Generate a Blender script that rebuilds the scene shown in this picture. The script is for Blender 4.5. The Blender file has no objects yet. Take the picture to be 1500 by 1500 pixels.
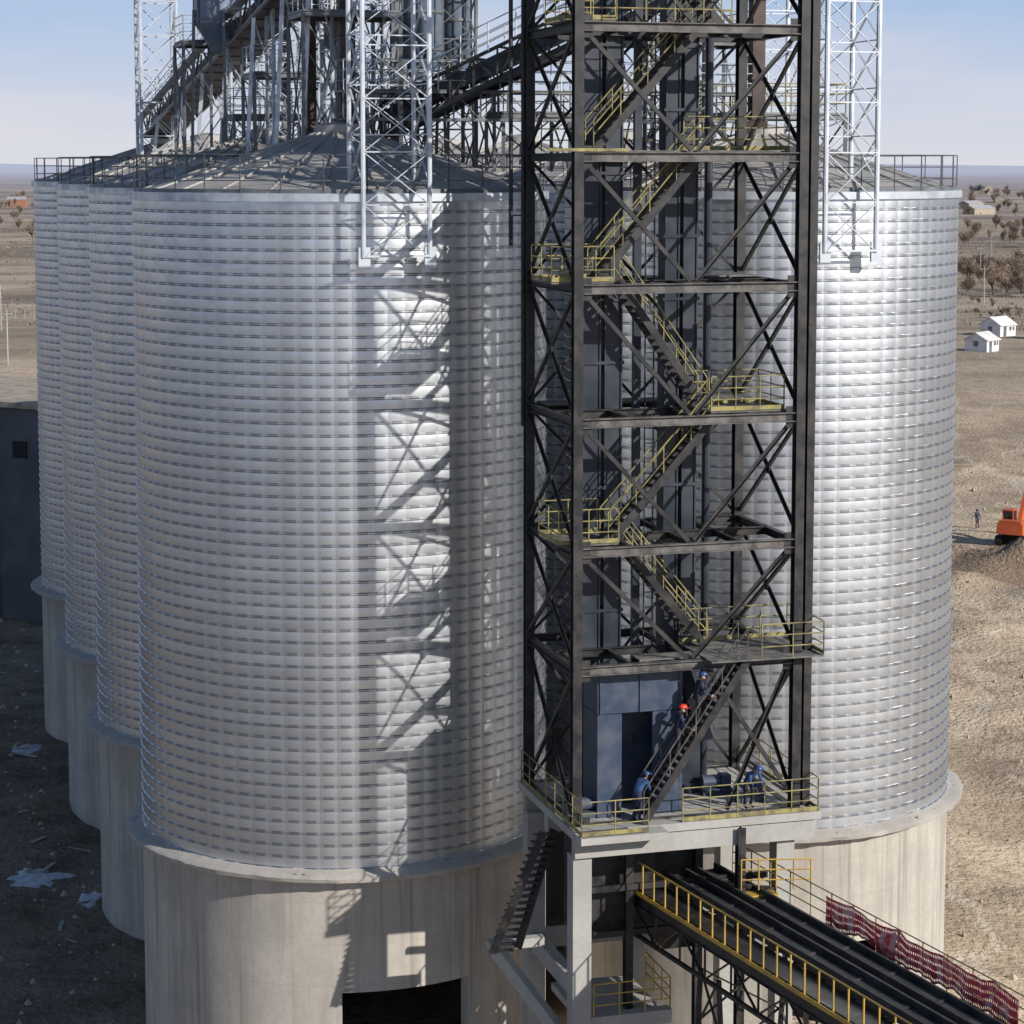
import bpy, math, random
from mathutils import Vector, Matrix, noise
random.seed(7)
S=bpy.context.scene
S.view_settings.view_transform='Standard'; S.view_settings.look='None'; S.view_settings.exposure=0
COL=S.collection
V=Vector
Z=V((0,0,1))
# ------------------------------------------------------------------ materials
def newmat(name):
    m=bpy.data.materials.new(name); m.use_nodes=True
    nt=m.node_tree; b=nt.nodes['Principled BSDF']; b.distribution='GGX'
    return m,nt,b
def N(nt,t,**k):
    n=nt.nodes.new(t)
    for a,b in k.items(): setattr(n,a,b)
    return n
def math_(nt,op,a,b=None,c=None):
    n=nt.nodes.new('ShaderNodeMath'); n.operation=op
    for i,x in enumerate((a,b,c)):
        if x is None: continue
        if isinstance(x,(int,float)): n.inputs[i].default_value=x
        else: nt.links.new(x,n.inputs[i])
    return n.outputs[0]
def mix(nt,fac,a,b,mode='MIX'):
    n=nt.nodes.new('ShaderNodeMix'); n.data_type='RGBA'; n.blend_type=mode
    for i,x in ((0,fac),(6,a),(7,b)):
        if isinstance(x,(int,float)): n.inputs[i].default_value=x
        elif isinstance(x,tuple): n.inputs[i].default_value=x if len(x)==4 else x+(1,)
        else: nt.links.new(x,n.inputs[i])
    return n.outputs[2]
def noisef(nt,vec,scale,detail=3,rough=.55,mul=(1,1,1)):
    if mul!=(1,1,1):
        mp=N(nt,'ShaderNodeMapping'); mp.inputs['Scale'].default_value=mul
        nt.links.new(vec,mp.inputs[0]); vec=mp.outputs[0]
    n=N(nt,'ShaderNodeTexNoise'); n.inputs['Scale'].default_value=scale; n.inputs['Detail'].default_value=detail; n.inputs['Roughness'].default_value=rough
    nt.links.new(vec,n.inputs[0]); return n.outputs[0]
def ramp(nt,x,p0,p1,c0=0.,c1=1.):
    n=N(nt,'ShaderNodeMapRange'); n.inputs[1].default_value=p0; n.inputs[2].default_value=p1
    n.inputs[3].default_value=c0; n.inputs[4].default_value=c1
    nt.links.new(x,n.inputs[0]); return n.outputs[0]
def bump(nt,b,h,strength=.3,dist=.05):
    n=N(nt,'ShaderNodeBump'); n.inputs['Strength'].default_value=strength; n.inputs['Distance'].default_value=dist
    nt.links.new(h,n.inputs['Height']); nt.links.new(n.outputs[0],b.inputs['Normal'])
def geo(nt): return N(nt,'ShaderNodeNewGeometry').outputs['Position']
def objc(nt): return N(nt,'ShaderNodeTexCoord').outputs['Object']

def paint(name,c1,c2,scale=1.5,rough=.6,metal=0.,lo=.4,hi=.65):
    m,nt,b=newmat(name); g=geo(nt)
    n1=noisef(nt,g,scale,2,.7); f=ramp(nt,n1,lo,hi)
    nt.links.new(mix(nt,f,c1,c2),b.inputs['Base Color'])
    b.inputs['Metallic'].default_value=metal
    nt.links.new(ramp(nt,n1,.3,.7,rough-.1,min(1,rough+.1)),b.inputs['Roughness'])
    return m
M_dark=paint('dark_steel_paint',(.013,.013,.015),(.042,.037,.033),1.6,.5)
M_dark2=paint('elevator_casing_paint',(.018,.024,.036),(.036,.042,.055),.7,.42)
M_blue=paint('machine_blue_grey',(.04,.06,.10),(.075,.09,.12),1.2,.45)
M_yel=paint('yellow_safety_paint',(.34,.285,.10),(.13,.11,.06),2.2,.6)
M_yel2=paint('yellow_orange_paint',(.56,.34,.05),(.36,.24,.06),1.6,.5)
M_galv=paint('galvanised_sections',(.66,.69,.73),(.45,.48,.52),1.3,.42,.45)
M_grey=paint('grey_steel',(.12,.13,.14),(.21,.21,.21),1.0,.5,.3)
M_brown=paint('rust_brown_paint',(.075,.045,.035),(.045,.034,.03),1.0,.6)
M_tank=paint('blue_grey_tank',(.13,.18,.25),(.19,.23,.28),1.0,.4,.2)
M_grate=paint('dusty_floor_plate',(.10,.095,.088),(.20,.185,.165),1.6,.8)
M_beamlit=paint('sunlit_beam_paint',(.06,.057,.055),(.16,.145,.13),2.1,.6)  # paler copy of the dark steel, sunlight on front beams painted in
M_belt=paint('rubber_belt',(.018,.018,.02),(.06,.056,.054),1.2,.7)
M_white=paint('white_plaster',(.75,.74,.72),(.62,.60,.57),.8,.8)
M_roofgrey=paint('house_roof',(.45,.45,.46),(.3,.3,.31),.8,.7)
M_black=paint('dark_void',(.012,.012,.013),(.02,.02,.02),1,.8)
M_orange=paint('orange_machine_paint',(.62,.12,.03),(.5,.10,.03),1.,.45)
M_glass=paint('dark_glass',(.02,.03,.035),(.03,.04,.045),1.,.1)
M_bldg=paint('weathered_grey_block',(.09,.095,.105),(.15,.15,.155),.25,.9)
M_brick=paint('clay_brick',(.36,.17,.10),(.30,.15,.10),.3,.85)
M_snow=paint('old_snow',(.62,.65,.70),(.40,.41,.43),1.3,.7)
M_stone=paint('field_stone',(.44,.37,.28),(.28,.23,.17),1.,.9)

def concrete_mat(name,base,dark,streak=True):
    m,nt,b=newmat(name); o=objc(nt)
    big=noisef(nt,o,.45,3,.65); fine=noisef(nt,o,6,2,.7)
    c=mix(nt,ramp(nt,big,.35,.65),base,tuple(x*.78 for x in base))
    if streak:
        st=noisef(nt,o,1.5,3,.7,(1,1,.07)); c=mix(nt,ramp(nt,st,.46,.70,0,.8),c,dark)
        st2=noisef(nt,o,3.5,1,.6,(1,1,.03)); c=mix(nt,ramp(nt,st2,.58,.72,0,.5),c,tuple(x*.6 for x in dark))
    c=mix(nt,ramp(nt,fine,.35,.75,0,.35),c,tuple(x*.6 for x in base))
    sp=N(nt,'ShaderNodeSeparateXYZ'); nt.links.new(o,sp.inputs[0])
    fr=math_(nt,'FRACT',math_(nt,'MULTIPLY',sp.outputs[2],1/1.5))
    line=math_(nt,'LESS_THAN',fr,.02)
    c=mix(nt,math_(nt,'MULTIPLY',line,.3),c,dark)
    nt.links.new(c,b.inputs['Base Color']); b.inputs['Roughness'].default_value=.88
    bump(nt,b,fine,.3,.02)
    return m
M_conc=concrete_mat('silo_concrete',(.54,.49,.42),(.31,.28,.235))
M_conc2=concrete_mat('pale_concrete',(.46,.44,.40),(.28,.26,.23),False)
M_ledge=concrete_mat('ledge_mortar',(.47,.43,.38),(.26,.23,.20),False)

PER=.415
def steel_mat():
    m,nt,b=newmat('galvanised_silo_sheet'); o=objc(nt)
    sp=N(nt,'ShaderNodeSeparateXYZ'); nt.links.new(o,sp.inputs[0])
    ang=math_(nt,'ARCTAN2',sp.outputs[1],sp.outputs[0])
    a=math_(nt,'MULTIPLY',ang,78/(2*math.pi))
    zz=math_(nt,'MULTIPLY',sp.outputs[2],1/PER)
    fa=math_(nt,'FRACT',a); fz=math_(nt,'FRACT',zz); iz=math_(nt,'FLOOR',zz)
    cb2=N(nt,'ShaderNodeCombineXYZ'); nt.links.new(math_(nt,'FLOOR',math_(nt,'MULTIPLY',math_(nt,'ADD',a,math_(nt,'MULTIPLY',iz,13.7)),1/70)),cb2.inputs[0]); nt.links.new(iz,cb2.inputs[1])
    wn2=N(nt,'ShaderNodeTexWhiteNoise'); wn2.noise_dimensions='2D'; nt.links.new(cb2.outputs[0],wn2.inputs[0])
    spang=noisef(nt,o,1.1,2,.7,(1,1,2.5))
    c=mix(nt,wn2.outputs[0],(.68,.705,.73),(.77,.79,.81))
    c=mix(nt,ramp(nt,spang,.4,.7,0,.4),c,(.54,.555,.58))
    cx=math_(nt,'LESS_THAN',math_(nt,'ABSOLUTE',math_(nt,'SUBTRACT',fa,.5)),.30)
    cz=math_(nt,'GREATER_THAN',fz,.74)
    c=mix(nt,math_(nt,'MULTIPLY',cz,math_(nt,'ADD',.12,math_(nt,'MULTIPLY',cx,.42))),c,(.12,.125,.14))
    st=noisef(nt,o,1.1,2,.6,(1,1,.05))
    c=mix(nt,ramp(nt,st,.50,.72,0,.3),c,(.44,.42,.39))
    nt.links.new(c,b.inputs['Base Color'])
    b.inputs['Metallic'].default_value=.96
    r=math_(nt,'ADD',ramp(nt,spang,.3,.7,.35,.43),math_(nt,'MULTIPLY',wn2.outputs[0],.04))
    nt.links.new(r,b.inputs['Roughness'])
    sa=math_(nt,'SINE',math_(nt,'MULTIPLY',fa,math.pi))
    ns=math_(nt,'MULTIPLY',math_(nt,'SINE',math_(nt,'ADD',math_(nt,'MULTIPLY',a,2.1),math_(nt,'MULTIPLY',iz,1.7))),.15)
    bump(nt,b,math_(nt,'ADD',sa,ns),.75,.017)
    return m
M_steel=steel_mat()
def roof_mat():
    m,nt,b=newmat('dusty_roof_sheet'); o=objc(nt)
    n1=noisef(nt,o,.6,3,.65)
    c=mix(nt,ramp(nt,n1,.35,.65),(.32,.31,.30),(.45,.415,.37))
    nt.links.new(c,b.inputs['Base Color']); b.inputs['Metallic'].default_value=.2; b.inputs['Roughness'].default_value=.6
    return m
M_roof=roof_mat()

# ------------------------------------------------------------------ mesh builder
class MB:
    def __init__(s): s.v=[];s.f=[];s.m=[];s.cur=0
    def quad8(s,P):
        n=len(s.v); s.v+= [tuple(p) for p in P]
        for f in ((0,1,2,3),(7,6,5,4),(0,4,5,1),(1,5,6,2),(2,6,7,3),(3,7,4,0)):
            s.f.append(tuple(n+i for i in f)); s.m.append(s.cur)
    def beam(s,p,q,w,h=None,ref=None,off=(0,0)):
        p=V(p);q=V(q);h=h or w; d=(q-p)
        if d.length<1e-6: return
        d.normalize(); r=V(ref) if ref is not None else (Z if abs(d.z)<.98 else V((0,1,0)))
        sd=d.cross(r).normalized(); up=sd.cross(d).normalized()
        p=p+sd*off[0]+up*off[1]; q=q+sd*off[0]+up*off[1]
        a=sd*w/2; b=up*h/2
        s.quad8([p-a-b,p+a-b,p+a+b,p-a+b,q-a-b,q+a-b,q+a+b,q-a+b])
    def ibeam(s,p,q,w,h,t=.03,ref=None):
        s.beam(p,q,w,t,ref,(0,h/2-t/2)); s.beam(p,q,w,t,ref,(0,-h/2+t/2)); s.beam(p,q,t,h-2*t-.002,ref)
    def angle(s,p,q,w,t=.02,ref=None):
        s.beam(p,q,w,t,ref,(0,0)); s.beam(p,q,t,w,ref,(w/2-t/2,w/2+t/2+.001))
    def tube(s,p,q,r0,r1=None,n=6,cap=True):
        p=V(p);q=V(q);r1=r0 if r1 is None else r1; d=(q-p)
        if d.length<1e-6: return
        d.normalize(); r=Z if abs(d.z)<.95 else V((0,1,0))
        a=d.cross(r).normalized(); b=a.cross(d).normalized(); k=len(s.v)
        for c,rr in ((p,r0),(q,r1)):
            for i in range(n):
                t=2*math.pi*i/n; s.v.append(tuple(c+a*math.cos(t)*rr+b*math.sin(t)*rr))
        for i in range(n):
            j=(i+1)%n; s.f.append((k+i,k+j,k+n+j,k+n+i)); s.m.append(s.cur)
        if cap:
            s.f.append(tuple(k+i for i in reversed(range(n)))); s.m.append(s.cur)
            s.f.append(tuple(k+n+i for i in range(n))); s.m.append(s.cur)
    def box(s,c,sz,ux=V((1,0,0)),uy=V((0,1,0))):
        c=V(c);a=V(ux)*sz[0]/2;b=V(uy)*sz[1]/2;e=Z*sz[2]/2
        s.quad8([c-a-b-e,c+a-b-e,c+a+b-e,c-a+b-e,c-a-b+e,c+a-b+e,c+a+b+e,c-a+b+e])
    def lathe(s,prof,n=96,a0=0,a1=2*math.pi,skip=None):
        k=len(s.v); full=abs(a1-a0-2*math.pi)<1e-6; m=n if full else n+1
        for r,z in prof:
            for i in range(m):
                t=a0+(a1-a0)*i/n; s.v.append((r*math.sin(t),-r*math.cos(t),z))
        for j in range(len(prof)-1):
            for i in range(n):
                if skip and skip(i,j): continue
                i2=(i+1)%m; s.f.append((k+j*m+i,k+j*m+i2,k+(j+1)*m+i2,k+(j+1)*m+i)); s.m.append(s.cur)
    def mesh(s,name,mats,smooth=False,sharp=None):
        me=bpy.data.meshes.new(name); me.from_pydata(s.v,[],s.f)
        for m in mats: me.materials.append(m)
        me.polygons.foreach_set('material_index',s.m)
        if smooth:
            me.polygons.foreach_set('use_smooth',[True]*len(me.polygons))
            if sharp: me.set_sharp_from_angle(angle=math.radians(sharp))
        me.update(); return me
    def obj(s,name,mats,parent=None,smooth=False,sharp=None):
        if not isinstance(mats,(list,tuple)): mats=[mats]
        return mkobj(name,s.mesh(name,mats,smooth,sharp),parent)
def mkobj(name,me,parent=None,loc=None):
    o=bpy.data.objects.new(name,me); COL.objects.link(o)
    if parent: o.parent=parent
    if loc is not None: o.location=loc
    return o
def empty(name,loc=(0,0,0),rz=0):
    o=bpy.data.objects.new(name,None); COL.objects.link(o); o.location=loc; o.rotation_euler=(0,0,rz); o.empty_display_size=.5; return o
def railing(mb,pts,h=1.1,sp=1.2,r=.024,closed=False,mid=2,toe=False):
    P=[V(p) for p in pts]
    if closed: P.append(P[0])
    for p,q in zip(P[:-1],P[1:]):
        L=(q-p).length; n=max(1,round(L/sp))
        for i in range(n+1):
            x=p.lerp(q,i/n); mb.tube(x,x+Z*h,r,n=5)
        for k in range(mid+1):
            zz=Z*h*(k+1)/(mid+1); mb.tube(p+zz,q+zz,r*.9,n=5)
        if toe: mb.beam(p+Z*.08,q+Z*.08,.015,.14)

# ------------------------------------------------------------------ grid layout
U=V((.961,.275,0)); W=V((-.275,.961,0))
SP=16.43
A0=V((-6.25,82.5,0))
R=7.5; ZB=8.6; ZT=31.6
def silo_meshes():
    out={}
    mb=MB(); prof=[]
    z=ZB; 
    while z<ZT-.05:
        k=math.floor(z/PER+1e-6)*PER
        prof+= [(R,z)]
        z2=k+PER*.76; z3=k+PER*.83; z4=k+PER*.93; z5=k+PER
        if z2>z+.01: prof+=[(R+.008,(z+z2)/2),(R,z2)]
        prof+= [(R+.038,z3),(R+.038,z4)]
        z=z5
        if z>=ZT: break
    prof=[p for p in prof if p[1]<=ZT]; prof.append((R,ZT))
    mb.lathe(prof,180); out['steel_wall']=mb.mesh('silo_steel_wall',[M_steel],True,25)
    mb=MB(); mb.lathe([(R+.02,ZT-.16),(R+.13,ZT-.16),(R+.13,ZT+.10),(R-.1,ZT+.12)],128)
    out['eave_ring']=mb.mesh('silo_eave_ring',[M_galv],True,30)
    mb=MB(); mb.lathe([(R-.05,ZT+.1),(4.2,ZT+1.08),(.9,ZT+2.2),(.9,ZT+2.5),(0.02,ZT+2.65)],64)
    for i in range(24):
        t=2*math.pi*i/24; d=V((math.sin(t),-math.cos(t),0))
        mb.beam(d*(R-.1)+Z*(ZT+.12),d*.95+Z*(ZT+2.21),.05,.07)
    out['roof']=mb.mesh('silo_roof',[M_roof],False)
    mb=MB()
    n=32
    pr=[V((7.42*math.sin(2*math.pi*i/n),-7.42*math.cos(2*math.pi*i/n),ZT+.1)) for i in range(n)]
    railing(mb,pr,1.3,1.5,.022,True,2,True)
    out['rim_railing']=mb.mesh('silo_rim_railing',[M_grey])
    k=240
    def rn(i,f,s,o_): t=2*math.pi*i/k; return noise.noise(V((math.cos(t)*f,math.sin(t)*f,s)))
    mb=MB()
    prof=[(7.55,ZB-.24),(8.08,ZB-.22),(8.12,ZB-.08),(8.03,ZB-.02),(7.75,ZB+.02),(7.49,ZB+.10)]
    mb.lathe(prof,k)
    for j in range(1,6):
        for i in range(k):
            x,y,z=mb.v[j*k+i]; amp=.010 if j<4 else .004
            s=1+amp*(rn(i,5,j*.3,0)+.8*rn(i,20,j*.3,0)); mb.v[j*k+i]=(x*s,y*s,z+(.025*rn(i,8,j*.3,0)+.03*rn(i,28,j*.5,0) if j>1 else .02*rn(i,20,j,0)))
    for i in range(60):
        t=random.uniform(0,6.28); r_=random.uniform(7.6,7.95); s=random.uniform(.03,.07)
        mb.box((r_*math.sin(t),-r_*math.cos(t),ZB+.03),(s*1.5,s,s*.7),V((math.cos(t),math.sin(t),0)),V((-math.sin(t),math.cos(t),0)))
    out['concrete_ledge']=mb.mesh('silo_ledge',[M_ledge],True,35)
    RB=7.52; n=120
    lo=round(math.radians(4)/(2*math.pi)*n); hi=round(math.radians(39)/(2*math.pi)*n)
    mb=MB(); mb.lathe([(RB,-.5),(RB,.8),(RB,4.3),(RB,ZB-.23)],n,skip=lambda i,j:j==1 and lo<=i<hi)
    mb.lathe([(RB-.45,4.3),(RB-.45,.8)],n,skip=lambda i,j:lo<=i<hi)
    def pt(i,r,z):
        t=2*math.pi*i/n; return (r*math.sin(t),-r*math.cos(t),z)
    for i in range(lo,hi):
        for z in (.8,4.3):
            b=len(mb.v); mb.v+=[pt(i,RB,z),pt(i+1,RB,z),pt(i+1,RB-.45,z),pt(i,RB-.45,z)]; mb.f.append((b,b+1,b+2,b+3)); mb.m.append(0)
    for i in (lo,hi):
        b=len(mb.v); mb.v+=[pt(i,RB,.8),pt(i,RB,4.3),pt(i,RB-.45,4.3),pt(i,RB-.45,.8)]; mb.f.append((b,b+1,b+2,b+3)); mb.m.append(0)
    out['concrete_base']=mb.mesh('silo_base',[M_conc],True,30)
    return out
SM=silo_meshes()
silos=[]
for col in range(2):
    for row in range(4):
        c=A0+U*SP*col+W*SP*row
        e=empty('grain_silo',c); silos.append(c)
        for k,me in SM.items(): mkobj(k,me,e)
# ------------------------------------------------------------------ elevator tower
T0=V((2.03,70,0))
def T(a,b,z): return T0+U*a+W*b+Z*z
TW,TL=7.5,5.3
LV=[11.6,16.7,20.5,24.6,28.8,32.9,36.9,41.0,45.0]
tower=empty('steel_elevator_tower')
fr=MB(); br=MB(); lit=MB()
for a in (0,TW):
    for b in (0,TL):
        fr.ibeam(T(a,b,LV[0]-.3),T(a,b,LV[-1]),.30,.34,.035,ref=W if b==0 else W)
fr.ibeam(T(TW+.48,.25,LV[0]),T(TW+.48,.25,LV[-1]),.26,.30,.035,ref=W)
for z in LV[:-1]:
    fr.beam(T(TW+.1,.2,z+2),T(TW+.48,.25,z+2),.1,.1)
for zi,z in enumerate(LV):
    h=.26
    for (p,q) in (((0,TL),(TW,TL)),((0,0),(0,TL)),((TW,0),(TW,TL)),((0,2.6),(TW,2.6))):
        fr.ibeam(T(p[0],p[1],z),T(q[0],q[1],z),.20,h,.025)
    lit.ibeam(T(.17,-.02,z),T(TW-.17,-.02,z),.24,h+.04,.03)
    if 0<zi:
        for a in (1.9,4.0,5.6):
            fr.ibeam(T(a,.13,z+.02),T(a,TL-.13,z+.02),.12,.18,.02)
for z0,z1 in zip(LV[:-1],LV[1:]):
    zt=z1-.18; zb=z0+.18
    def X(p,q,w=.10):
        br.angle(T(p[0],p[1],zb),T(q[0],q[1],zt),w); br.angle(T(q[0],q[1]+.03,zb),T(p[0],p[1]+.03,zt),w)
        m=(T(p[0],p[1],zb)+T(q[0],q[1],zt))/2; br.box(m,(.30,.05,.30),U if p[1]==q[1] else W,W if p[1]==q[1] else U)
    X((-.05,.1),(-.05,TL-.1)); X((TW+.05,.1),(TW+.05,TL-.1)); 
    X((.1,TL),(TW/2-.05,TL),.08); X((TW/2+.05,TL),(TW-.1,TL),.08)
    if z0!=LV[0]:
        br.angle(T(.2,.02,zt),T(3.7,.02,zb),.11); br.angle(T(TW-.2,.02,zt),T(4.0,.02,zb),.11)
    else:
        br.angle(T(4.4,.02,zt),T(TW-.2,.02,zb+.4),.11); br.angle(T(TW-.2,.05,zt),T(5.2,.05,zb),.11)
    for a,s_ in ((.17,1),(TW-.17,-1)):
        for zc in (zt,zb): br.box(T(a+s_*.12,-.03,zc),(.34,.03,.34),U,W)
    fr.ibeam(T(TW/2,TL,zb),T(TW/2,TL,zt),.14,.16,.02,ref=W)
fr.obj('columns_and_beams',M_dark,tower); br.obj('bracing',M_dark,tower); lit.obj('front_floor_beams',M_beamlit,tower)
fl=MB()
def floor(a0,a1,b0,b1,z,t=.05):
    fl.box(T((a0+a1)/2,(b0+b1)/2,z+.16+t/2),(a1-a0,b1-b0,t),U,W)
st=MB(); yl=MB(); sr=MB()
def stair(a_top,z_top,a_bot,z_bot,b,w=.85,rail=None):
    rail=rail or yl
    z_top+=.2; z_bot+=.2
    for bb in (b,b+w):
        st.beam(T(a_bot,bb,z_bot-.05),T(a_top,bb,z_top-.05),.05,.24)
        d=(T(a_top,bb,z_top)-T(a_bot,bb,z_bot)); n=4
        for k in (.5,1.0):
            rail.tube(T(a_bot,bb,z_bot+k),T(a_top,bb,z_top+k),.024,n=5)
        for i in range(n+1):
            p=T(a_bot,bb,z_bot)+d*i/n; rail.tube(p,p+Z*1.0,.022,n=5)
    n=int((z_top-z_bot)/.21)
    for i in range(1,n):
        f=i/n; a=a_bot+(a_top-a_bot)*f; z=z_bot+(z_top-z_bot)*f
        st.box(T(a,b+w/2,z),(.26,w-.05,.035),U,W)
L=LV
stair(4.6,L[6],1.0,L[5],1.5)
stair(1.3,L[7],4.9,L[6],.5)
stair(4.3,L[5],.75,L[4],.45)
stair(1.9,L[4],4.9,L[3],1.5)
stair(4.9,L[3],1.2,L[2],.45)
stair(1.9,L[2],5.0,L[1],1.5)
stair(5.6,L[1],2.1,L[0],-.55,rail=sr)
def land(a0,a1,b0,b1,z,sides='fblr'):
    floor(a0,a1,b0,b1,z); zz=z+.22
    seg={'f':((a0,b0),(a1,b0)),'b':((a0,b1),(a1,b1)),'l':((a0,b0),(a0,b1)),'r':((a1,b0),(a1,b1))}
    for s in sides:
        p,q=seg[s]; railing(yl,[T(p[0],p[1],zz),T(q[0],q[1],zz)],1.1,.9,.023,toe=True)
land(-.75,1.3,.3,2.5,L[4],'fbl'); land(-.5,1.5,.3,2.5,L[2],'fbl')
land(4.6,7.1,.3,2.5,L[3],'rbf'); land(4.3,8.15,-.75,2.3,L[1],'rb')
railing(yl,[T(6.0,-.75,L[1]+.22),T(8.15,-.75,L[1]+.22)],1.1,.9,.023)
land(4.4,7.2,.4,2.5,L[5],'rb'); land(-.3,1.3,.3,2.5,L[6],'fbl')
floor(1.3,4.4,.15,1.2,L[5])
floor(0.2,TW-.2,3.9,5.1,L[3]); floor(.2,1.8,3.4,5.1,L[2]); floor(5.2,7.3,3.2,5.1,L[4]); floor(2.2,4.2,.2,1.0,L[1])
railing(yl,[T(.3,4.9,L[5]+.2),T(7.2,4.9,L[5]+.2)],1.1,1.2,.022)
yl.beam(T(-1.0,-.18,L[5]+.22),T(1.6,-.18,L[5]+.22),.03,.10)
railing(yl,[T(1.2,-.15,L[6]+.2),T(5.,-.15,L[6]+.2)],1.1,.9,.023)
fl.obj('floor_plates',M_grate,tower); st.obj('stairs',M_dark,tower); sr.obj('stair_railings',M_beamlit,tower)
sl=MB()
sl.box(T(3.95,2.45,L[0]-.02),(8.5,6.2,.26),U,W)
sl.box(T(1.2,-1.02,L[0]-.03),(2.9,.70,.22),U,W)
for bb in (-.4,2.6,5.2): sl.beam(T(-.2,bb,L[0]-.5),T(8,bb,L[0]-.5),.35,.60)
slab=sl.obj('base_slab',M_conc2,tower)
zz=L[0]+.12
railing(yl,[T(-.22,5.4,zz),T(-.22,-1.3,zz),T(2.0,-1.3,zz)],1.1,1.0,.024,toe=True)
railing(yl,[T(3.4,-.6,zz),T(8.1,-.6,zz),T(8.1,5.4,zz)],1.1,1.0,.024,toe=True)
yl.obj('yellow_railings',M_yel,tower)
cc=MB()
for a,b in ((.1,-.1),(7.1,.0),(0.1,5.0),(7.1,5.0),(3.7,5.0)):
    cc.beam(T(a,b,-.3),T(a,b,L[0]-.8),.62,.62,ref=W)
z=6.3
cc.beam(T(.1,.25,z),T(0.1,4.65,z),.4,.6); cc.beam(T(7.1,.35,z),T(7.1,4.65,z),.4,.6); cc.beam(T(.45,5.0,z),T(6.75,5.0,z),.4,.6)
cc.beam(T(.45,-.1,5.2),T(3.2,-.1,5.2),.4,.45)
cc.box(T(1.85,2.3,4.9),(2.8,3.6,.25),U,W)
cc.beam(T(-1.9,2.5,6.9),T(0,.4,4.2),.35,.4)
cc.beam(T(-2.2,2.6,7.1),T(-.3,2.6,7.1),.35,.3)
cc.obj('concrete_columns',M_conc2,tower)
us=MB()
us.ibeam(T(5.4,-.6,-.1),T(5.4,-.6,L[0]-.2),.26,.3,.03,ref=W)
us.ibeam(T(5.0,2.2,2),T(5.0,2.2,L[0]-.2),.26,.3,.03,ref=W)
us.ibeam(T(2.2,1.2,2),T(2.2,1.2,L[0]-.2),.26,.3,.03,ref=W)
us.beam(T(5.4,-.6,9.4),T(7,-.1,9.0),.12,.2); us.beam(T(.5,1,9.2),T(7,1,9.2),.15,.2); us.beam(T(.5,1.2,7.6),T(5,1.2,7.6),.15,.2)
us.beam(T(5.4,-.6,8.5),T(7.1,-.1,7.2),.12,.12); us.beam(T(5.4,-.6,7.2),T(7.1,-.1,8.5),.12,.12)
us.box(T(2.0,2.6,9.0),(2.6,1.8,3.2),U,W)
us.box(T(4.6,3.2,8.6),(1.4,1.4,4.4),U,W)
for k in range(2):
    us.beam(T(-2.3+k*.9,1.6+k*.2,7.2),T(-.8+k*.4,.9+k*.2,11.3),.06,.26)
for i in range(18):
    f=i/17; us.box(T(-2.0+1.3*f,1.7-.7*f,7.2+4.0*f),(.8,.25,.04),U,W)
us.obj('under_structure',M_dark,tower)
ly=MB(); railing(ly,[T(.5,-.4,5.5),T(3.1,-.4,5.5),T(3.1,2,5.5)],1.05,.8,.024)
for i in range(5): ly.box(T(1.9,-1.2,3.3+i*.28),(.9,.25,.06),U,W)
ly.beam(T(1.4,-1.3,3.0),T(1.4,-1.3,4.6),.07,.07); ly.beam(T(2.4,-1.3,3.0),T(2.4,-1.3,4.6),.07,.07)
ly.obj('service_deck_railings',M_yel2,tower)

def bucket_elevator(a,b,w,z0,z1,gap=.12):
    e=empty('bucket_elevator')
    m=MB(); k=MB()
    for s in (-1,1):
        c=a+s*(w/4+gap/4); ww=w/2-gap/2
        z=z0+2.2
        m.beam(T(c,b,z),T(c,b,z1),ww,.62,ref=W)
        while z<z1:
            m.beam(T(c,b,z-.05),T(c,b,z+.05),ww+.12,.74,ref=W); z+=2.05
        for q in (-.5,.5):
            m.beam(T(c+q*(ww-.06),b-.335,z0+2.2),T(c+q*(ww-.06),b-.335,z1),.05,.05,ref=W)
    k.box(T(a,b,z0+1.2),(w+.35,1.0,2.0),U,W); k.box(T(a,b,z0+.15),(w+.6,1.2,.3),U,W)
    P=[T(a-w/2-.15,b-.5,z0+2.2),T(a+w/2+.15,b-.5,z0+2.2),T(a+w/2+.15,b+.5,z0+2.2),T(a-w/2-.15,b+.5,z0+2.2)]
    Q=[T(a-w/2,b-.33,z0+2.7),T(a+w/2,b-.33,z0+2.7),T(a+w/2,b+.33,z0+2.7),T(a-w/2,b+.33,z0+2.7)]
    k.quad8(P+Q)
    k.tube(T(a-.2,b-.8,z0+.9),T(a-.2,b-.5,z0+.9),.28,n=12); k.beam(T(a+.9,b-.9,z0+1.9),T(a+.1,b-.4,z0+4.6),.5,.45)
    k.box(T(a,b,z1+.8),(w+.7,1.2,1.6),U,W); k.tube(T(a-w/2-.3,b+.6,z1+1.6),T(a-w/2-.3,b-.6,z1+1.6),.3,n=12)
    m.obj('casing',M_dark2,e); k.obj('boot_and_head',M_dark2,e)
bucket_elevator(1.75,3.1,1.35,L[0]+.14,47)
bucket_elevator(4.45,3.1,1.15,L[0]+.14,47)
d=MB(); d.beam(T(3.1,3.3,L[0]),T(3.1,3.3,46),.25,.2,ref=W); d.tube(T(6.0,4.4,L[0]),T(6.0,4.4,46),.14,n=10)
for z in range(13,46): d.beam(T(3.35,3.15,z),T(3.65,3.15,z),.03,.03); d.beam(T(3.35,3.15,z+.5),T(3.65,3.15,z+.5),.03,.03)
d.beam(T(3.35,3.15,12),T(3.35,3.15,46),.04,.04,ref=W); d.beam(T(3.65,3.15,12),T(3.65,3.15,46),.04,.04,ref=W)
d.obj('service_duct_and_ladder',M_dark2)
p=MB(); p.tube(T(-.75,4.9,30),T(-.75,4.9,46),.07,n=8); p.tube(T(-.35,4.9,24),T(-.35,4.9,46),.05,n=8)
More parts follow.
